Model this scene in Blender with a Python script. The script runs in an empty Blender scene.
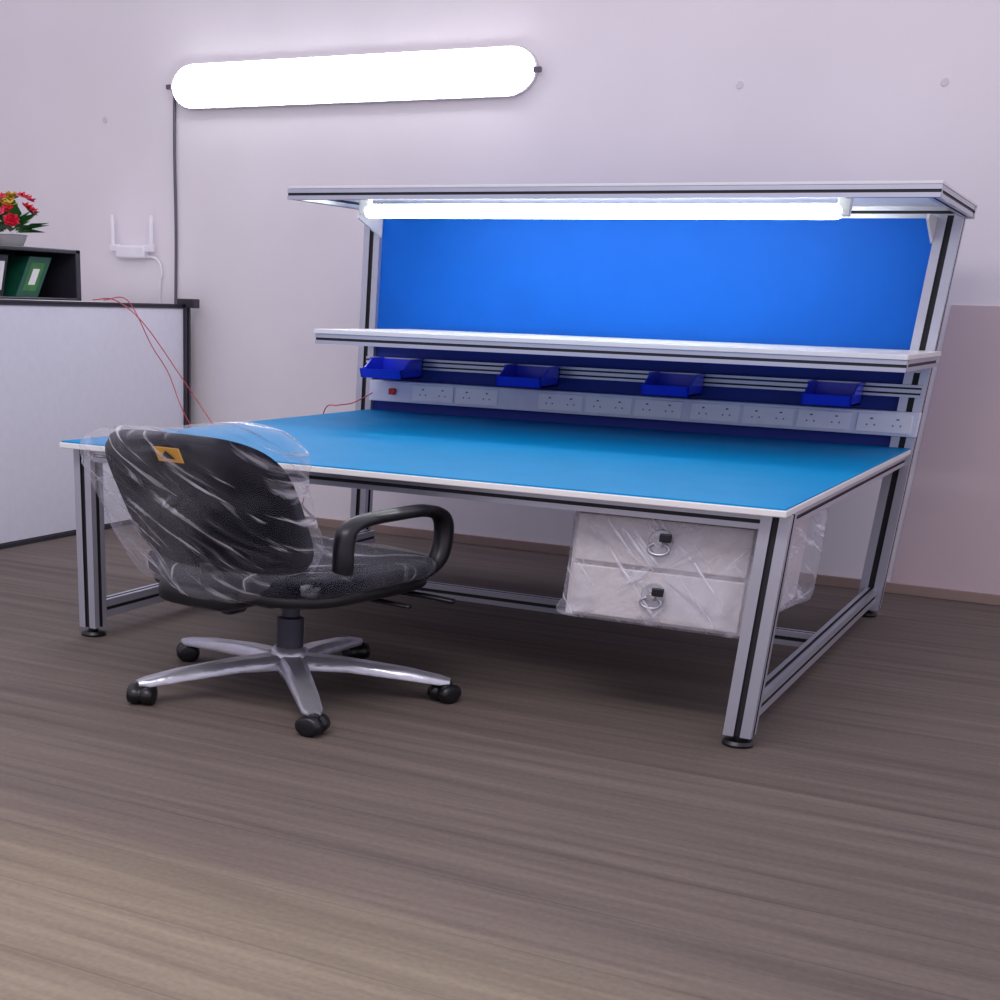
import bpy, bmesh, math, random
from mathutils import Vector, Matrix, noise
random.seed(4)
S=1.78  # horizontal scale of the place (everything is wide and deep relative to its height)
scene=bpy.context.scene
try:
    scene.view_settings.view_transform='Standard'
    scene.view_settings.look='None'
except Exception as e: print(e)

# ---------------------------------------------------------------- materials
def srgb(r,g,b):
    f=lambda c:(c/255/12.92) if c/255<=.04045 else ((c/255+.055)/1.055)**2.4
    return (f(r),f(g),f(b),1)
def mat(name,col,rough=.5,metal=0,noise_amt=0,noise_scale=20,bump=0,bump_scale=60,spec=.5,emis=None,est=0,coat=0):
    m=bpy.data.materials.new(name);m.use_nodes=True;nt=m.node_tree;b=nt.nodes['Principled BSDF']
    b.inputs['Base Color'].default_value=col;b.inputs['Roughness'].default_value=rough;b.inputs['Metallic'].default_value=metal
    b.inputs['Specular IOR Level'].default_value=spec;b.inputs['Coat Weight'].default_value=coat
    tc=nt.nodes.new('ShaderNodeTexCoord')
    if noise_amt:
        n=nt.nodes.new('ShaderNodeTexNoise');n.inputs['Scale'].default_value=noise_scale;n.inputs['Detail'].default_value=4
        nt.links.new(tc.outputs['Object'],n.inputs['Vector'])
        r=nt.nodes.new('ShaderNodeValToRGB')
        a=[c*(1-noise_amt) for c in col[:3]]+[1];d=[min(1,c*(1+noise_amt)) for c in col[:3]]+[1]
        r.color_ramp.elements[0].color=a;r.color_ramp.elements[1].color=d
        r.color_ramp.elements[0].position=.3;r.color_ramp.elements[1].position=.7
        nt.links.new(n.outputs['Fac'],r.inputs['Fac']);nt.links.new(r.outputs['Color'],b.inputs['Base Color'])
    if bump:
        n=nt.nodes.new('ShaderNodeTexNoise');n.inputs['Scale'].default_value=bump_scale;n.inputs['Detail'].default_value=3
        nt.links.new(tc.outputs['Object'],n.inputs['Vector'])
        bp=nt.nodes.new('ShaderNodeBump');bp.inputs['Strength'].default_value=bump;bp.inputs['Distance'].default_value=.01
        nt.links.new(n.outputs['Fac'],bp.inputs['Height']);nt.links.new(bp.outputs['Normal'],b.inputs['Normal'])
    if emis:
        b.inputs['Emission Color'].default_value=emis;b.inputs['Emission Strength'].default_value=est
    return m
M_wall=mat('wall_paint',srgb(235,230,234),.7,noise_amt=.03,noise_scale=1.5,bump=.05)
M_wall2=mat('wall_paint_brownish',srgb(206,188,192),.7,noise_amt=.04,noise_scale=2)
M_wallmark=mat('wall_plug_filler',srgb(218,210,218),.7,noise_amt=.03)
M_base=mat('baseboard_paint',srgb(150,128,120),.6,noise_amt=.05)
M_alu=mat('aluminium',srgb(185,186,200),.32,metal=.55,noise_amt=.03,noise_scale=8)
M_groove=mat('groove_black',srgb(28,28,36),.6,noise_amt=.1)
M_white=mat('white_laminate',srgb(230,228,228),.35,noise_amt=.02)
M_blueTop=mat('esd_mat_blue',srgb(0,136,196),.5,noise_amt=.04,noise_scale=5,spec=.06)
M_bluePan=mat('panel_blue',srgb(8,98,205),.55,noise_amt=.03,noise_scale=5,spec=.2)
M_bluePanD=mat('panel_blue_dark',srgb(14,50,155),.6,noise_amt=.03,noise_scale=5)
M_bin=mat('bin_plastic_blue',srgb(36,62,230),.3,noise_amt=.05)
M_black=mat('black_plastic',srgb(16,16,22),.38,noise_amt=.1)
M_fabric=mat('chair_fabric',srgb(10,11,22),.95,spec=.0,noise_amt=.05,noise_scale=6)
M_chrome=mat('satin_metal',srgb(195,195,205),.28,metal=.7,noise_amt=.08,noise_scale=25,bump=.3,bump_scale=30)
M_cab=mat('cabinet_white',srgb(208,203,207),.3,noise_amt=.05,noise_scale=30,bump=.6,bump_scale=22,coat=.3)
M_yellow=mat('label_yellow',srgb(225,165,40),.5,noise_amt=.03)
M_red=mat('red_plastic',srgb(215,25,35),.4,noise_amt=.05)
M_wirer=mat('wire_red',srgb(200,80,95),.5,noise_amt=.05)
M_grey=mat('grey_cable',srgb(95,90,105),.5,noise_amt=.05)
M_frame=mat('frame_dark',srgb(46,44,54),.45,noise_amt=.1)
M_greenb=mat('binder_green',srgb(20,85,65),.45,noise_amt=.1)
M_leaf=mat('leaf_green',srgb(50,120,50),.5,noise_amt=.2)
M_pink=mat('petal_red',srgb(215,30,60),.5,noise_amt=.15)
M_pink2=mat('petal_pink',srgb(225,95,130),.5,noise_amt=.15)
M_yel=mat('petal_yellow',srgb(225,190,60),.5,noise_amt=.1)
M_led=mat('led_glow',srgb(255,255,255),.3,noise_amt=.01,emis=(.96,.96,1,1),est=17)
M_led2=mat('led_tube_glass',srgb(255,255,255),.3,noise_amt=.01,emis=(.93,1,.95,1),est=14)

def floor_mat():
    m=bpy.data.materials.new('floor_vinyl_planks');m.use_nodes=True;nt=m.node_tree;b=nt.nodes['Principled BSDF']
    tc=nt.nodes.new('ShaderNodeTexCoord')
    br=nt.nodes.new('ShaderNodeTexBrick');br.inputs['Scale'].default_value=1
    br.inputs['Brick Width'].default_value=30;br.inputs['Row Height'].default_value=.3;br.inputs['Mortar Size'].default_value=.003
    br.inputs['Color1'].default_value=(.87,.87,.87,1);br.inputs['Color2'].default_value=(1.0,1.0,1.0,1);br.inputs['Mortar'].default_value=(.75,.75,.75,1)
    br.inputs['Bias'].default_value=0
    nt.links.new(tc.outputs['Object'],br.inputs['Vector'])
    mp=nt.nodes.new('ShaderNodeMapping');mp.inputs['Scale'].default_value=(.4,9,1)
    nt.links.new(tc.outputs['Object'],mp.inputs['Vector'])
    n=nt.nodes.new('ShaderNodeTexNoise');n.inputs['Scale'].default_value=1.8;n.inputs['Detail'].default_value=8;n.inputs['Roughness'].default_value=.6
    nt.links.new(mp.outputs['Vector'],n.inputs['Vector'])
    r=nt.nodes.new('ShaderNodeValToRGB');r.color_ramp.elements[0].position=.24;r.color_ramp.elements[1].position=.78
    r.color_ramp.elements[0].color=srgb(86,76,73);r.color_ramp.elements[1].color=srgb(124,112,104)
    nt.links.new(n.outputs['Fac'],r.inputs['Fac'])
    mx=nt.nodes.new('ShaderNodeMixRGB');mx.blend_type='MULTIPLY';mx.inputs['Fac'].default_value=1
    nt.links.new(r.outputs['Color'],mx.inputs['Color1']);nt.links.new(br.outputs['Color'],mx.inputs['Color2'])
    n2=nt.nodes.new('ShaderNodeTexNoise');n2.inputs['Scale'].default_value=60;n2.inputs['Detail'].default_value=2
    nt.links.new(tc.outputs['Object'],n2.inputs['Vector'])
    r2=nt.nodes.new('ShaderNodeValToRGB');r2.color_ramp.elements[0].color=(.78,.78,.78,1);r2.color_ramp.elements[1].color=(1.14,1.14,1.14,1)
    nt.links.new(n2.outputs['Fac'],r2.inputs['Fac'])
    mx2=nt.nodes.new('ShaderNodeMixRGB');mx2.blend_type='MULTIPLY';mx2.inputs['Fac'].default_value=1
    nt.links.new(mx.outputs['Color'],mx2.inputs['Color1']);nt.links.new(r2.outputs['Color'],mx2.inputs['Color2'])
    nt.links.new(mx2.outputs['Color'],b.inputs['Base Color'])
    b.inputs['Roughness'].default_value=.65;b.inputs['Specular IOR Level'].default_value=.2
    bp=nt.nodes.new('ShaderNodeBump');bp.inputs['Strength'].default_value=.08
    nt.links.new(n.outputs['Fac'],bp.inputs['Height']);nt.links.new(bp.outputs['Normal'],b.inputs['Normal'])
    return m
M_floor=floor_mat()
def plastic_mat(name='clear_wrap',opac=.01,ridge=.75,rots=((.2,.75,.1),(0,.35,.3)),blend=.17,veil=.09):
    """thin clear film: transparent with glossy sheen and crease highlights painted as soft whitish lines"""
    m=bpy.data.materials.new(name);m.use_nodes=True;nt=m.node_tree;nt.nodes.clear()
    o=nt.nodes.new('ShaderNodeOutputMaterial');t=nt.nodes.new('ShaderNodeBsdfTransparent')
    p=nt.nodes.new('ShaderNodeBsdfPrincipled');p.inputs['Base Color'].default_value=(.74,.74,.84,1);p.inputs['Roughness'].default_value=.15
    tc=nt.nodes.new('ShaderNodeTexCoord')
    def painted_sheen(rot,scl,seed,width,lo,hi):
        mp=nt.nodes.new('ShaderNodeMapping');mp.inputs['Rotation'].default_value=rot
        mp2=nt.nodes.new('ShaderNodeMapping');mp2.inputs['Scale'].default_value=scl;mp2.inputs['Location'].default_value=(seed,seed*.3,0)
        n=nt.nodes.new('ShaderNodeTexNoise');n.inputs['Scale'].default_value=1;n.inputs['Detail'].default_value=3;n.inputs['Roughness'].default_value=.6
        nt.links.new(tc.outputs['Object'],mp.inputs['Vector']);nt.links.new(mp.outputs['Vector'],mp2.inputs['Vector']);nt.links.new(mp2.outputs['Vector'],n.inputs['Vector'])
        r=nt.nodes.new('ShaderNodeValToRGB');r.color_ramp.elements[0].position=lo;r.color_ramp.elements[1].position=hi
        r.color_ramp.elements[1].color=(width,width,width,1)
        nt.links.new(n.outputs['Fac'],r.inputs['Fac']);return r
    a1=painted_sheen(rots[0],(42,5,3.2),0,1,.58,.72)  # crease highlights painted into the film as whitish streaks
    a2=painted_sheen(rots[1],(30,5,3.0),3.1,.8,.60,.76)
    a3=painted_sheen((0,-.3,0),(6,4,4),7.7,veil,.46,.7)  # broad sheen painted in as faint whitish patches
    mxx=nt.nodes.new('ShaderNodeMath');mxx.operation='MAXIMUM';nt.links.new(a1.outputs[0],mxx.inputs[0]);nt.links.new(a2.outputs[0],mxx.inputs[1])
    m3=nt.nodes.new('ShaderNodeMath');m3.operation='MAXIMUM';nt.links.new(mxx.outputs[0],m3.inputs[0]);nt.links.new(a3.outputs[0],m3.inputs[1])
    sc=nt.nodes.new('ShaderNodeMath');sc.operation='MULTIPLY_ADD';sc.inputs[1].default_value=ridge;sc.inputs[2].default_value=opac
    nt.links.new(m3.outputs[0],sc.inputs[0])
    lw=nt.nodes.new('ShaderNodeLayerWeight');lw.inputs['Blend'].default_value=blend
    ad=nt.nodes.new('ShaderNodeMath');ad.operation='MULTIPLY_ADD';ad.inputs[1].default_value=.5;ad.use_clamp=True
    nt.links.new(lw.outputs['Facing'],ad.inputs[0]);nt.links.new(sc.outputs[0],ad.inputs[2])
    mx=nt.nodes.new('ShaderNodeMixShader');nt.links.new(ad.outputs[0],mx.inputs['Fac'])
    nt.links.new(t.outputs[0],mx.inputs[1]);nt.links.new(p.outputs[0],mx.inputs[2])
    nt.links.new(mx.outputs[0],o.inputs['Surface'])
    return m
M_wrap=plastic_mat()
M_wrapseat=plastic_mat('clear_wrap_seat',.01,.6,((0,0,.5),(0,0,-.9)),.10,.06)
M_wrapcab=plastic_mat('clear_wrap_cabinet',.08,1.0,((.2,.75,.1),(0,-.8,.3)),.15,.25)

# ---------------------------------------------------------------- mesh helpers
def link(ob,parent=None):
    scene.collection.objects.link(ob)
    if parent: ob.parent=parent
    return ob
def empty(name,loc=(0,0,0)):
    e=bpy.data.objects.new(name,None);e.location=loc;e.empty_display_size=.1;return link(e)
def meshobj(name,verts,faces,mats,parent=None,smooth=False,midx=None,loc=None):
    me=bpy.data.meshes.new(name);me.from_pydata([tuple(v) for v in verts],[],faces)
    for m in (mats if isinstance(mats,(list,tuple)) else [mats]): me.materials.append(m)
    if midx:
        for p,i in zip(me.polygons,midx): p.material_index=i
    for p in me.polygons: p.use_smooth=smooth
    me.validate()
    bm=bmesh.new();bm.from_mesh(me);bmesh.ops.recalc_face_normals(bm,faces=bm.faces);bm.to_mesh(me);bm.free()
    ob=bpy.data.objects.new(name,me)
    if loc: ob.location=loc
    return link(ob,parent)
def box(name,x0,x1,y0,y1,z0,z1,m,parent=None,bev=.004,seg=2):
    v=[(x,y,z) for x in(x0,x1) for y in(y0,y1) for z in(z0,z1)]
    f=[(0,1,3,2),(4,6,7,5),(0,4,5,1),(2,3,7,6),(0,2,6,4),(1,5,7,3)]
    ob=meshobj(name,v,f,m,parent)
    if bev:
        md=ob.modifiers.new('bevel','BEVEL');md.width=bev;md.segments=seg;md.limit_method='ANGLE'
    return ob
def profile(name,p0,p1,w,h,parent,m=None,slots=1):
    """aluminium T-slot extrusion between p0 and p1 (axis aligned)."""
    p0=Vector(p0);p1=Vector(p1);d=(p1-p0).normalized()
    ax=max(range(3),key=lambda i:abs(d[i]))
    if ax==2:u=Vector((1,0,0));v=Vector((0,1,0))
    elif ax==0:u=Vector((0,1,0));v=Vector((0,0,1))
    else:u=Vector((1,0,0));v=Vector((0,0,1))
    def side(a,b,inn,W):
        L=(b-a).length;t=(b-a)/L;s=.13*W;dp=.14*W
        pts=[(a,0)]
        cs=[.5] if L<1.5*W else [.28,.72]
        for q in cs:
            c=a+(b-a)*q
            pts+=[(c-t*s,1),(c-t*s+inn*dp,1),(c+t*s+inn*dp,1),(c+t*s,0)]
        return pts
    A=Vector((-w/2,-h/2));B=Vector((w/2,-h/2));C_=Vector((w/2,h/2));D_=Vector((-w/2,h/2))
    mn=min(w,h)
    pts=side(A,B,Vector((0,1)),mn)+side(B,C_,Vector((-1,0)),mn)+side(C_,D_,Vector((0,-1)),mn)+side(D_,A,Vector((1,0)),mn)
    n=len(pts);V=[]
    for q in(p0,p1):
        for (c,_) in pts:V.append(q+u*c.x+v*c.y)
    F=[];mi=[]
    for i in range(n):
        j=(i+1)%n;F.append((i,j,n+j,n+i));mi.append(pts[i][1])
    F.append(tuple(range(n-1,-1,-1)));mi.append(0);F.append(tuple(range(n,2*n)));mi.append(0)
    return meshobj(name,V,F,[m or M_alu,M_groove],parent,midx=mi)
def lathe(name,prof,center,m,parent=None,n=28,sx=1,sy=1,smooth=True,axis='z'):
    V=[];F=[]
    for r,z in prof:
        for k in range(n):
            a=2*math.pi*k/n;x=r*math.cos(a)*sx;y=r*math.sin(a)*sy
            if axis=='z':V.append((center[0]+x,center[1]+y,center[2]+z))
            elif axis=='y':V.append((center[0]+x,center[1]+z,center[2]+y))
            else:V.append((center[0]+z,center[1]+x,center[2]+y))
    for i in range(len(prof)-1):
        for k in range(n):
            F.append((i*n+k,i*n+(k+1)%n,(i+1)*n+(k+1)%n,(i+1)*n+k))
    F.append(tuple(range(n-1,-1,-1)));F.append(tuple(range((len(prof)-1)*n,len(prof)*n)))
    ob=meshobj(name,V,F,m,parent,smooth=smooth)
    md=ob.modifiers.new('es','EDGE_SPLIT');md.split_angle=math.radians(40)
    return ob
def catmull(P,n=8):
    P=[Vector(p) for p in P];Q=[2*P[0]-P[1]]+P+[2*P[-1]-P[-2]];o=[]
    for i in range(1,len(Q)-2):
        a,b,c,d=Q[i-1:i+3]
        for k in range(n):
            t=k/n;o.append(.5*((2*b)+(c-a)*t+(2*a-5*b+4*c-d)*t*t+(3*b-a-3*c+d)*t**3))
    o.append(P[-1]);return o
def tube(name,P,r,m,parent=None,n=10,smooth_n=8,rx=None,radii=None,closed_pts=None):
    pts=catmull(P,smooth_n) if smooth_n else [Vector(p) for p in P]
    V=[];F=[];up=None
    for i,p in enumerate(pts):
        t=(pts[min(i+1,len(pts)-1)]-pts[max(i-1,0)]).normalized()
        if up is None:
            up=t.orthogonal().normalized()
        up=(up-t*up.dot(t)).normalized();s=t.cross(up)
        rr=r if radii is None else radii[0]+(radii[1]-radii[0])*i/(len(pts)-1)
        for k in range(n):
            a=2*math.pi*k/n;V.append(p+up*math.cos(a)*rr+s*math.sin(a)*rr)
    for i in range(len(pts)-1):
        for k in range(n):F.append((i*n+k,i*n+(k+1)%n,(i+1)*n+(k+1)%n,(i+1)*n+k))
    F.append(tuple(range(n-1,-1,-1)));F.append(tuple(range((len(pts)-1)*n,len(pts)*n)))
    return meshobj(name,V,F,m,parent,smooth=True)
def sgp(c,e):return math.copysign(abs(c)**e,c)
def superell(name,a,b,c,e1,e2,deform,m,parent=None,pole='y',nu=56,nv=28):
    V=[];F=[]
    for j in range(nv+1):
        v=-math.pi/2+math.pi*j/nv
        for i in range(nu):
            u=2*math.pi*i/nu
            p=sgp(math.cos(v),e1)*sgp(math.cos(u),e2);q=sgp(math.cos(v),e1)*sgp(math.sin(u),e2);w=sgp(math.sin(v),e1)
            if pole=='y':X=Vector((a*p,b*w,c*q))
            else:X=Vector((a*p,b*q,c*w))
            V.append(deform(X))
    for j in range(nv):
        for i in range(nu):F.append((j*nu+i,j*nu+(i+1)%nu,(j+1)*nu+(i+1)%nu,(j+1)*nu+i))
    ob=meshobj(name,V,F,m,parent,smooth=True)
    bm=bmesh.new();bm.from_mesh(ob.data);bmesh.ops.remove_doubles(bm,verts=bm.verts,dist=1e-5);bmesh.ops.recalc_face_normals(bm,faces=bm.faces);bm.to_mesh(ob.data);bm.free()
    return ob

# ---------------------------------------------------------------- room
YW=3.379
box('floor',-5,7,-7,YW+.15,-.1,0,M_floor,bev=0)
box('wall_back',-5,7,YW,YW+.15,0,3.6,M_wall,bev=0)
box('wall_left',-5.15,-5,-7,YW+.15,0,3.6,M_wall,bev=0)
box('wall_patch_1',2.68,7,YW-.006,YW,.05,1.336,M_wall2,bev=0)  # brownish wall patch on a thin panel
box('baseboard_back',-5,7,YW-.02,YW,0,.05,M_base,bev=.003)

# ---------------------------------------------------------------- workbench
W=2.73;D=2.607
wb=empty('workbench')
box('tabletop_core',0,W,0,D,.726,.746,M_white,wb,bev=.003)
box('tabletop_mat',.006,W-.006,.006,D,.746,.751,M_blueTop,wb,bev=.001)
lx0,lx1,ly=.06,2.69,.10
LW=.08
zt=.726
profile('leg_1',(lx0,ly,.035),(lx0,ly,zt),LW,LW,wb)
profile('leg_2',(lx1,ly,.035),(lx1,ly,zt),LW+.01,LW,wb)
rx0,rx1,ry=-.03,2.68,2.66
profile('rear_post_1',(rx0,ry,.035),(rx0,ry,1.665),.09,.09,wb)
profile('rear_post_2',(rx1+.005,ry,.035),(rx1+.005,ry,1.665),.10,.10,wb)
for i,(x,y) in enumerate([(lx0,ly),(lx1,ly),(rx0,ry),(rx1,ry)]):
    lathe('foot_%d'%(i+1),[(.05,0),(.052,.008),(.045,.018),(.02,.022),(.02,.036)],(x,y,0),M_black,wb)
# beams under top
profile('front_beam',(lx0+LW/2,ly,.70),(lx1-LW/2,ly,.70),.05,.045,wb)
profile('left_beam',(lx0,ly+LW/2,.70),(lx0-.02,ry-LW/2,.70),.05,.045,wb)
profile('right_beam',(lx1,ly+LW/2,.70),(lx1,ry-LW/2,.70),.05,.045,wb)
profile('left_lower_rail',(lx0,ly+LW/2,.10),(lx0,ry-LW/2,.10),.05,.07,wb)
profile('right_lower_rail',(lx1,ly+LW/2,.10),(lx1,ry-LW/2,.10),.05,.07,wb)
profile('middle_lower_rail',(lx0+.025,1.42,.10),(lx1-.025,1.42,.10),.06,.055,wb)
# back panels
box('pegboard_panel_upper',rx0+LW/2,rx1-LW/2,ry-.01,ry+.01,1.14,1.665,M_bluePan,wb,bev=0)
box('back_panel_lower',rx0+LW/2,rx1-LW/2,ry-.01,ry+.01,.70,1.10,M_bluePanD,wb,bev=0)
profile('bin_rail',(rx0+.02,ry-.06,.985),(rx1+.04,ry-.06,.985),.03,.05,wb)
profile('shelf_back_rail',(rx0+.02,ry-.06,1.085),(rx1+.02,ry-.06,1.085),.04,.05,wb)
# mid shelf
zm=1.148;ym=1.62;mx0=.215;mx1=2.765
box('mid_shelf_board',mx0-.005,mx1,ym-.012,ry-.045,zm-.018,zm,M_white,wb,bev=.002)
profile('mid_shelf_front_profile',(mx0,ym+.02,zm-.040),(mx1,ym+.02,zm-.040),.045,.042,wb)
profile('mid_shelf_end_1',(mx0+.02,ym+.045,zm-.040),(mx0+.02,ry-.05,zm-.040),.045,.042,wb)
profile('mid_shelf_end_2',(mx1-.03,ym+.045,zm-.040),(mx1-.03,ry-.05,zm-.040),.045,.042,wb)
# top shelf
zs=1.71;yt=1.52
box('top_shelf_board',.11,2.77,yt,ry+.05,zs-.010,zs,M_white,wb,bev=.002)
profile('top_shelf_front_profile',(.105,yt+.02,zs-.031),(2.77,yt+.02,zs-.031),.045,.040,wb)
profile('top_shelf_back_profile',(.0,ry,zs-.033),(2.77,ry,zs-.033),.045,.045,wb)
profile('top_shelf_end_1',(.13,yt+.045,zs-.031),(.13,ry-.03,zs-.031),.045,.040,wb)
profile('top_shelf_end_2',(2.745,yt+.045,zs-.031),(2.745,ry-.03,zs-.031),.045,.040,wb)
# white gusset plates where posts meet top shelf
for i,(xa,xb) in enumerate([(rx0+.045,rx0+.055),(rx1-.055,rx1-.045)]):
    V=[(x,y,z) for x in(xa,xb) for (y,z) in [(ry-.04,1.655),(ry-.30,1.655),(ry-.30,1.635),(ry-.04,1.56)]]
    meshobj('gusset_%d'%(i+1),V,[(0,1,2,3),(7,6,5,4),(0,4,5,1),(1,5,6,2),(2,6,7,3),(3,7,4,0)],M_white,wb)

# socket strip
ss=empty('power_socket_strip')
box('trunking',.03,2.74,ry-.10,ry-.045,.80,.90,mat('trunking_white',srgb(222,226,240),.4,noise_amt=.03),ss,bev=.004)
k=0
M_plate=mat('socket_plate',srgb(240,240,246),.3,noise_amt=.02)
for cxs in [.40,.645,1.09,1.335,1.58,1.85,2.095,2.34,2.60]:
    k+=1
    box('plate_%d'%k,cxs-.115,cxs+.115,ry-.108,ry-.10,.812,.888,M_plate,ss,bev=.003)
    for dx in(-.055,.055):
        for (ax,az,w,h) in [(0,.018,.009,.006),(-.016,-.008,.005,.006),(.016,-.008,.005,.006)]:
            box('pin_%d'%k,cxs+dx+ax-w/1.6,cxs+dx+ax+w/1.6,ry-.1095,ry-.107,.85+az-h/2,.85+az+h/2,M_grey,ss,bev=0)
box('red_switch',.15,.19,ry-.12,ry-.10,.835,.865,M_red,ss,bev=.006)

# bins
def bin_(x0,x1,z0):
    e=empty('storage_bin')
    y1=ry-.08;dp=.26;h=.085;t=.008
    y0=y1-dp
    pr=[(y0+.02,z0),(y1,z0),(y1,z0+h),(y0+.12,z0+h),(y0+.05,z0+h*.55),(y0,z0+h*.5)]
    def wall(nm,xa,xb):
        n=len(pr);V=[(xa,y,z) for y,z in pr]+[(xb,y,z) for y,z in pr]
        F=[tuple(range(n)),tuple(range(2*n-1,n-1,-1))]+[(i,n+i,n+(i+1)%n,(i+1)%n) for i in range(n)]
        meshobj(nm,V,F,M_bin,e)
    wall('side_1',x0,x0+t);wall('side_2',x1-t,x1)
    box('base',x0,x1,y0+.02,y1,z0,z0+t,M_bin,e,bev=0)
    box('back',x0,x1,y1-t,y1,z0,z0+h,M_bin,e,bev=0)
    V=[(x0,y0+.02,z0),(x1,y0+.02,z0),(x1,y0,z0+h*.5),(x0,y0,z0+h*.5),(x0,y0+.03,z0),(x1,y0+.03,z0),(x1,y0+.01,z0+h*.5),(x0,y0+.01,z0+h*.5)]
    meshobj('front_lip',V,[(0,1,2,3),(7,6,5,4),(0,4,5,1),(1,5,6,2),(2,6,7,3),(3,7,4,0)],M_bin,e)
    box('rim_1',x0-.006,x0+t,y0+.12,y1,z0+h,z0+h+.006,M_bin,e,bev=0)
    box('rim_2',x1-t,x1+.006,y0+.12,y1,z0+h,z0+h+.006,M_bin,e,bev=0)
for a,b in [(.09,.32),(.83,1.06),(1.55,1.77),(2.27,2.48)]: bin_(a,b,.92)

# ---------------------------------------------------------------- tube lights
def capsule(name,x0,x1,y,z,ry_,rz,m,parent,n=28,half=False,full_back=0):
    V=[];F=[];st=[]
    rr=rz
    for i in range(9):
        a=math.pi/2*i/8;st.append((x0+rr*(1-math.cos(a))*1.3,math.sin(a)))
    for i in range(9):
        a=math.pi/2*(8-i)/8;st.append((x1-rr*(1-math.cos(a))*1.3,math.sin(a)))
    for x,s in st:
        s=max(s,.02)
        for k in range(n):
            a=2*math.pi*k/n
            dy=ry_*s*math.cos(a)
            if half: dy=min(dy,0)
            if full_back: dy=full_back if math.cos(a)>0 else 0
            V.append((x,y+dy,z+rz*s*math.sin(a)))
    for i in range(len(st)-1):
        for k in range(n):F.append((i*n+k,i*n+(k+1)%n,(i+1)*n+(k+1)%n,(i+1)*n+k))
    F.append(tuple(range(n-1,-1,-1)));F.append(tuple(range((len(st)-1)*n,len(st)*n)))
    return meshobj(name,V,F,m,parent,smooth=True)
tl=empty('tube_light')
ZT=2.352
capsule('tube_glow',-1.74,.48,YW-.040,ZT,.030,.106,M_led,tl,half=True)  # emissive body shaped to the tube's overexposed glow, larger than the tube
capsule('housing',-1.75,.49,YW-.039,ZT,.03,.112,M_white,tl,full_back=.036)  # made slightly wider than the glow to shield the wall
box('end_cap_1',-1.78,-1.74,YW-.06,YW-.03,ZT-.012,ZT+.012,M_grey,tl)
box('end_cap_2',.48,.52,YW-.06,YW-.03,ZT-.012,ZT+.012,M_grey,tl)
tl2=empty('tube_light')
capsule('tube',.24,2.37,2.0,1.642,.03,.028,M_led2,tl2)
box('tube_holder_1',.22,.27,1.98,2.02,1.625,1.699,M_white,tl2)
box('tube_holder_2',2.34,2.39,1.98,2.02,1.625,1.699,M_white,tl2)
tube('power_cable',[(-1.75,YW-.012,2.34),(-1.752,YW-.012,2.0),(-1.745,YW-.012,1.6),(-1.75,YW-.012,1.2),(-1.75,YW-.03,.3),(-1.75,YW-.04,.01)],.009,M_grey)

# ---------------------------------------------------------------- drawer cabinet
dc=empty('drawer_cabinet')
box('carcass',2.03,2.63,.17,1.0,.33,.675,M_cab,dc,bev=.004)
box('drawer_front_1',2.045,2.615,.15,.17,.515,.665,M_cab,dc,bev=.004)
box('drawer_front_2',2.045,2.615,.15,.17,.342,.502,M_cab,dc,bev=.004)
for i,z in enumerate([.60,.43]):
    lathe('lock_plate_%d'%(i+1),[(.0,-.012),(.036,-.012),(.04,-.006),(.04,0)],(2.33,.15,z),M_chrome,dc,axis='y',n=20)
    lathe('lock_%d'%(i+1),[(.0,-.03),(.016,-.03),(.018,-.012)],(2.33,.15,z),M_chrome,dc,axis='y',n=20)
    tube('ring_pull_%d'%(i+1),[(2.33+.034*math.cos(a),.13,z-.022+.018*math.sin(a)) for a in [math.pi/2+2*math.pi*t/12 for t in range(13)]],.0055,M_chrome,dc,smooth_n=2)
    box('key_head_%d'%(i+1),2.335,2.375,.098,.106,z+.005,z+.032,M_black,dc,bev=.004)
    box('key_shaft_%d'%(i+1),2.33,2.345,.10,.125,z-.004,z+.01,M_chrome,dc,bev=.001)
def dcab(X):
    n1=noise.noise(Vector((X.x*6,X.y*5,X.z*9)));n2=noise.noise(Vector((X.x*20,X.y*16,X.z*22)))
    q=Vector((X.x+2.33,X.y+.58,X.z+.50))
    q+=Vector((X.x,0,X.z)).normalized()*(.010*n1+.005*n2)
    if X.z<-.1 and X.x<-.2: q.x-=.07*(.5+n1)*(-.1-X.z)/.08
    if X.x>.2 and X.y>.2: q.x+=.06*(X.y-.2)/.25
    if X.y<-.4: q.y+=.010*n2*3+.004*n1
    q.z=min(q.z,.678)
    return q
superell('plastic_wrap',.312,.448,.180,.12,.12,dcab,M_wrapcab,dc,nu=160,nv=70)

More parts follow.
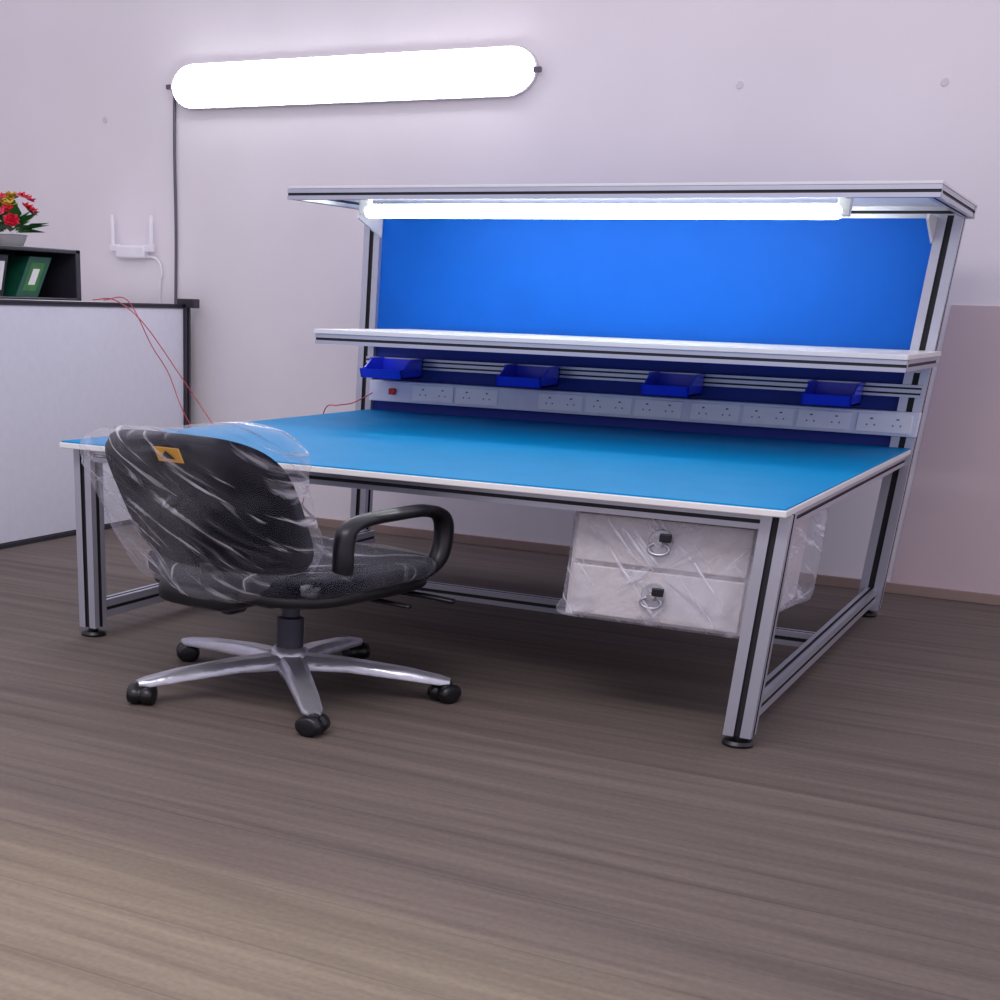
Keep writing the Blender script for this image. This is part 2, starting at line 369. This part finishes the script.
# ---------------------------------------------------------------- chair
ch=empty('office_chair',(1.15,-.18,0));ch.rotation_euler=(0,0,math.radians(-9.8));ch.scale=(S,S,1)
R5=.315
rot0=math.radians(20+9.8)
lathe('hub',[(.034,.09),(.038,.10),(.038,.145),(.03,.158)],(0,0,0),M_chrome,ch)
lathe('gas_column',[(.027,.15),(.027,.26),(.018,.265),(.018,.36)],(0,0,0),mat('gas_column_grey',srgb(70,70,84),.45,metal=.4,noise_amt=.05),ch)
for i in range(5):
    a=rot0+i*2*math.pi/5;d=Vector((math.cos(a),math.sin(a),0));s=Vector((-d.y,d.x,0))
    V=[];F=[]
    sec=[(0.02,.135,.030,.050),(.12,.128,.025,.040),(.24,.108,.022,.034),(R5-.01,.090,.019,.026),(R5+.01,.082,.012,.014)]
    for (r,z,w,h) in sec:
        for (u,v) in [(-1,-1),(-1,.3),(-.55,1),(.55,1),(1,.3),(1,-1)]:
            V.append(d*r+s*u*w+Vector((0,0,z-h/2+h/2*v)))
    for j in range(len(sec)-1):
        for k_ in range(6):F.append((j*6+k_,j*6+(k_+1)%6,(j+1)*6+(k_+1)%6,(j+1)*6+k_))
    F.append((0,1,2,3,4,5));F.append(tuple(range(len(V)-1,len(V)-7,-1)))
    ob=meshobj('base_leg_%d'%(i+1),V,F,M_chrome,ch,smooth=True)
    md=ob.modifiers.new('es','EDGE_SPLIT');md.split_angle=math.radians(50)
    c=d*R5;tang=Vector((math.cos(a+.9),math.sin(a+.9),0));nrm=Vector((-tang.y,tang.x,0))
    V=[];F=[];n=24
    for off,rr in [(-.026,.020),(-.024,.030),(-.006,.032),(-.003,.027),(.003,.027),(.006,.032),(.024,.030),(.026,.020)]:
        for k_ in range(n):
            t=2*math.pi*k_/n;V.append(c+nrm*off+tang*math.cos(t)*rr*.8+Vector((0,0,.034+math.sin(t)*rr*1.06)))
    for j in range(7):
        for k_ in range(n):F.append((j*n+k_,j*n+(k_+1)%n,(j+1)*n+(k_+1)%n,(j+1)*n+k_))
    F.append(tuple(range(n-1,-1,-1)));F.append(tuple(range(7*n,8*n)))
    meshobj('caster_%d'%(i+1),V,F,M_black,ch,smooth=True)
    lathe('caster_stem_%d'%(i+1),[(.012,.05),(.014,.07),(.008,.08)],(c.x,c.y,0),M_black,ch,n=12)
# seat
def dseat(X):
    z=X.z-.18*max(0,X.y-.12)**1.3
    z+=.25*(X.x**2)
    return Vector((X.x,X.y+.0,z+.44))
superell('seat_cushion',.232,.24,.045,.45,.5,dseat,M_fabric,ch,pole='z')
superell('seat_shell',.222,.23,.03,.4,.5,lambda X:Vector((X.x,X.y,X.z+.40)),M_black,ch,pole='z')
box('tilt_mechanism',-.07,.07,-.14,.10,.335,.385,M_black,ch,bev=.012)
tube('tension_knob',[(0,-.16,.34),(0,-.19,.34)],.025,M_black,ch,n=16,smooth_n=0)
tube('height_lever',[(.06,.03,.36),(.2,.04,.355),(.25,.05,.35)],.008,M_black,ch)
tube('tilt_lever',[(.06,.12,.36),(.2,.15,.355),(.27,.17,.345)],.009,M_black,ch)
# backrest
def dback(X,g=0):
    z=X.z;t=(z+.22)/.44
    x=X.x
    y=X.y+1.0*x*x-.32*(z+.22)-.195
    return Vector((x-.010,y,z+.672))
superell('backrest',.207,.035,.220,.5,.52,dback,M_fabric,ch)
superell('backrest_shell',.193,.022,.203,.5,.52,lambda X:dback(X)+Vector((0,-.024,0)),M_fabric,ch)
tube('back_support_bar',[(0,-.10,.36),(0,-.17,.37),(0,-.215,.42),(0,-.23,.50)],.025,M_black,ch,n=12)
superell('bracket_cover',.095,.07,.040,.45,.5,lambda X:X+Vector((-.03,-.20,.385)),M_black,ch,pole='z',nu=32,nv=16)
cx_,cz_=.035,.165
def onback(dx,dz,off):
    q=dback(Vector((cx_+dx,-.022,cz_+dz)));return q+Vector((0,-.030-off,0))
V=[onback(-.026,-.02,.0),onback(.026,-.02,.0),onback(.026,.022,.0),onback(-.026,.022,.0)]
V+=[v+Vector((0,.004,0)) for v in V]
meshobj('esd_label',V,[(0,1,2,3),(7,6,5,4),(0,4,5,1),(1,5,6,2),(2,6,7,3),(3,7,4,0)],M_yellow,ch)
meshobj('esd_symbol',[onback(-.016,-.010,.002),onback(.016,-.010,.002),onback(0,.014,.002)],[(0,1,2)],M_black,ch)
# arms
AX=.212;AY=-.015;AZ=-.012
for sx in(-1,1):
    P=[(.17,-.06,.415),(AX-.01,-.09,.445),(AX,-.10,.51),(AX,-.10,.58),(AX,-.088,.63),(AX,-.04,.650),(AX,.07,.655),(AX,.15,.652),(AX,.205,.625),(AX,.218,.56),(AX,.20,.48),(AX-.01,.15,.435),(.17,.10,.415)]
    P=[(sx*a,b+AY,c_+AZ) for a,b,c_ in P]
    tube('armrest_%d'%(1 if sx<0 else 2),P,.020,M_black,ch,n=14)
    superell('arm_pad_%d'%(1 if sx<0 else 2),.023,.115,.014,.5,.7,lambda X:X+Vector((sx*AX,.06+AY,.655+AZ)),M_black,ch,pole='z',nu=24,nv=12)
# plastic wrap: loose bag over the backrest with long folds
def dwrap(X):
    q=dback(X)
    n1=noise.noise(Vector((X.x*7,X.y*9,X.z*7)))
    s=X.x*.75+X.z*.66;t=-X.x*.66+X.z*.75
    n2=noise.noise(Vector((s*45,t*7,X.y*10)));n2=1-abs(n2)*2
    dirv=Vector((X.x*1.2,X.y*4,X.z)).normalized()
    q+=dirv*(.012*n1+.007*n2)
    if X.z<-.10: q.z-=.9*max(0,-.10-X.z)*max(0,.35+n1*1.3)
    if X.x<-.1: q.x-=.40*(-.1-X.x)
    if X.x>.0 and X.z>.0:
        g=X.x/.22*X.z/.23;q.z+=.075*g;q.x+=.10*g*g
    return q
superell('plastic_wrap',.218,.080,.228,.7,.55,dwrap,M_wrap,ch,nu=160,nv=80)
def dwrap2(X):
    n1=noise.noise(Vector((X.x*12,X.y*12,X.z*9+4)));n2=noise.noise(Vector((X.x*30+5,X.y*30,X.z*12)))
    q=dseat(X);return q+Vector((X.x,X.y,X.z*3)).normalized()*(.008*n1+.004*n2)
superell('seat_plastic_wrap',.245,.250,.058,.6,.55,dwrap2,M_wrapseat,ch,pole='z',nu=90,nv=40)

# ---------------------------------------------------------------- counter / partition on the left
ct=empty('partition_counter')
XP=-1.59;ZP=1.22;y0,y1=-.6,3.25
M_ppanel=mat('partition_panel_white',srgb(222,222,234),.4,noise_amt=.02)
box('side_panel',XP-.03,XP-.005,y0,y1,.03,ZP-.02,M_ppanel,ct,bev=0)
profile('top_rail',(XP-.02,y0,ZP-.012),(XP-.02,y1,ZP-.012),.04,.024,ct,M_frame)
box('bottom_rail',XP-.045,XP,y0,y1,.0,.025,M_frame,ct)
profile('end_post',(XP-.02,y1,.0),(XP-.02,y1,ZP),.06,.06,ct,M_frame)
profile('end_post_2',(XP-.02,y0,.0),(XP-.02,y0,ZP),.06,.06,ct,M_frame)
box('corner_joint',XP-.05,XP+.07,y1-.03,y1+.04,ZP-.02,ZP+.03,M_frame,ct)
box('counter_top',XP-.75,XP-.045,y0,y1-.03,ZP-.03,ZP-.002,M_white,ct,bev=.003)
box('far_panel',XP-.75,XP-.72,y0,y1-.03,0,ZP-.03,M_ppanel,ct,bev=0)

# rack with binders
rk=empty('binder_rack')
ya,yb=1.0,2.235;za,zb=ZP+.004,1.47;xr0,xr1=XP-.45,XP-.01
box('rack_base',xr0,xr1,ya,yb,za,za+.012,M_frame,rk)
box('rack_top',xr0,xr1,ya,yb,zb-.02,zb,M_frame,rk)
box('rack_side_1',xr0,xr1,ya,ya+.03,za,zb,M_frame,rk)
box('rack_side_2',xr0,xr1,yb-.04,yb,za,zb,M_frame,rk)
box('rack_back',xr0,xr0+.015,ya,yb,za,zb,M_frame,rk)
bd=empty('binders')
def binder(i,y,lean,m,t=.10):
    V=[];h=.19
    for x in(xr0+.05,xr1-.05):
        for (dy,dz) in [(0,0),(t,0),(t+lean,h),(lean,h)]:
            V.append((x,y+dy,za+.013+dz))
    meshobj('binder_%d'%i,V,[(0,1,2,3),(7,6,5,4),(0,4,5,1),(1,5,6,2),(2,6,7,3),(3,7,4,0)],m,bd)
    x=xr1-.049
    def P(a,b):return (x,y+a*t+lean*b,za+.013+h*b)
    meshobj('binder_label_%d'%i,[P(.2,.15),P(.8,.15),P(.8,.85),P(.2,.85)],[(0,1,2,3)],M_white if m!=M_greenb else M_leaf,bd)
    if m==M_greenb:
        meshobj('binder_text_%d'%i,[(p[0]+.001,p[1],p[2]) for p in (P(.35,.3),P(.65,.3),P(.65,.7),P(.35,.7))],[(0,1,2,3)],M_white,bd)
for i,(y,l,m) in enumerate([(1.1,0,M_black),(1.25,0,M_black),(1.40,.03,M_black),(1.54,.06,M_black),(1.74,.13,M_greenb)]): binder(i+1,y,l,m,.18 if i==4 else .10)

# potted flowers
pf=empty('potted_flowers',(XP-.2,1.88,zb));pf.scale=(S,S,1)
lathe('pot',[(.035,0),(.04,.004),(.052,.05),(.056,.055),(.050,.058),(.046,.05)],(0,0,0),M_white,pf)
Vl=[];Fl=[]
for i in range(60):
    a=random.uniform(0,6.28);el=random.uniform(.1,1.4);L=random.uniform(.06,.12)
    d=Vector((math.cos(a)*math.cos(el),math.sin(a)*math.cos(el),math.sin(el)*1.3));s=d.cross(Vector((0,0,1))).normalized()*L*.22
    o=Vector((0,0,.06))+d*.03;b=len(Vl)
    Vl+=[o,o+d*L*.5+s+Vector((0,0,.008)),o+d*L+Vector((0,0,-.012)),o+d*L*.5-s+Vector((0,0,.008))];Fl.append((b,b+1,b+2,b+3))
meshobj('leaves',Vl,Fl,M_leaf,pf)
for mi,(mm,nm) in enumerate([(M_pink,'red_blossoms'),(M_pink2,'pink_blossoms'),(M_yel,'yellow_blossoms')]):
    Vl=[];Fl=[]
    for i in range([10,7,6][mi]):
        a=random.uniform(0,6.28);el=random.uniform([.05,.2,.8][mi],[1.1,1.2,1.5][mi]);d=Vector((math.cos(a)*math.cos(el),math.sin(a)*math.cos(el),math.sin(el)))
        c=Vector((0,0,.080))+Vector((d.x,d.y,d.z*2.2))*random.uniform(.06,.09);u=d.orthogonal().normalized();v=d.cross(u)
        for ring,(nr,rad) in enumerate([(6,.026),(5,.017)]):
            for k_ in range(nr):
                t=2*math.pi*k_/nr+ring*.5;p=u*math.cos(t)+v*math.sin(t);q=u*math.cos(t+1.57)+v*math.sin(t+1.57);b=len(Vl)
                Vl+=[c+d*.004*ring,c+p*rad*.6+q*rad*.45+d*.006*(1+ring),c+p*rad+d*.012*(1+ring),c+p*rad*.6-q*rad*.45+d*.006*(1+ring)];Fl.append((b,b+1,b+2,b+3))
    meshobj(nm,Vl,Fl,mm,pf)

# router
rt=empty('wifi_router')
M_router=mat('router_white',srgb(238,236,242),.4,noise_amt=.02)
box('body',-2.17,-1.95,YW-.06,YW-.004,1.465,1.535,M_router,rt,bev=.012,seg=3)
lathe('antenna_1',[(.014,0),(.014,.15),(.008,.17)],(-2.20,YW-.04,1.53),M_router,rt,n=12)
lathe('antenna_2',[(.014,0),(.014,.15),(.008,.17)],(-1.91,YW-.04,1.53),M_router,rt,n=12)
box('antenna_hinge_1',-2.22,-2.15,YW-.055,YW-.025,1.50,1.54,M_router,rt,bev=.006)
box('antenna_hinge_2',-1.97,-1.89,YW-.055,YW-.025,1.50,1.54,M_router,rt,bev=.006)
tube('router_cable',[(-1.97,YW-.03,1.48),(-1.88,YW-.02,1.46),(-1.85,YW-.015,1.38),(-1.87,YW-.01,1.2),(-1.87,YW-.01,.02)],.007,M_router,rt)

# red wires
tube('red_wire',[(XP-.1,2.45,ZP+.01),(XP+.02,2.50,ZP+.012),(-1.45,2.6,1.12),(-1.3,2.75,.85),(-1.1,2.85,.55),(-.9,2.9,.3),(-.6,2.9,.01)],.003,M_wirer)
tube('red_wire',[(XP-.1,2.55,ZP+.01),(XP+.02,2.62,ZP+.012),(-1.5,2.75,1.0),(-1.45,2.85,.85),(-1.35,2.9,.6),(-1.1,3.0,.25),(-.7,3.1,.01)],.003,M_wirer)
tube('red_wire',[(-.45,2.62,.005),(-.30,2.60,.5),(-.2,2.5,.74),(-.07,2.40,.775),(.0,2.44,.79),(.08,2.50,.84)],.003,M_wirer)
for i,(x,z) in enumerate([(1.525,2.256),(2.445,2.236),(-2.267,2.206)]):
    lathe('wall_plug',[(.0,-.004),(.016,-.004),(.018,0)],(x,YW,z),M_wallmark,axis='y',n=16)

# ---------------------------------------------------------------- light
wd=bpy.data.worlds.new('world');scene.world=wd;wd.use_nodes=True
bg=wd.node_tree.nodes['Background'];bg.inputs['Color'].default_value=(.745,.70,.83,1);bg.inputs['Strength'].default_value=1.08
l=bpy.data.lights.new('room_fill','AREA');l.energy=75;l.size=3;l.size_y=1;l.shape='RECTANGLE';l.color=(1,.95,.95)  # unseen fill added to raise the overall wall brightness
lo=bpy.data.objects.new('room_fill',l);lo.location=(1.5,-2.5,3.4);lo.rotation_euler=(math.radians(20),0,0);link(lo)
l=bpy.data.lights.new('warm_floor_fill','AREA');l.energy=32;l.size=5;l.size_y=2.4;l.shape='RECTANGLE';l.color=(1,.97,.72);l.spread=math.radians(10)  # added narrow warm light for the brighter band on the front floor
lo=bpy.data.objects.new('warm_floor_fill',l);lo.location=(1.0,-3.02,3.4);link(lo)

# ---------------------------------------------------------------- camera
R=[[0.86458, 0.501606, 0.029887], [0.244714, -0.368356, -0.8969], [-0.438881, 0.782755, -0.441223]]
cam=bpy.data.cameras.new('camera');co=bpy.data.objects.new('camera',cam);link(co)
mw=Matrix.Identity(4)
for i in range(3):
    mw[i][0]=R[0][i];mw[i][1]=-R[1][i];mw[i][2]=-R[2][i]
mw[0][3],mw[1][3],mw[2][3]=3.5444,-4.4026,1.2657
co.matrix_world=mw
cam.sensor_width=36;cam.lens=1359.2*36/1000;cam.sensor_fit='HORIZONTAL'
cam.shift_x=(500-285.55)/1000;cam.shift_y=(967.88-500)/1000
cam.clip_end=100
scene.camera=co
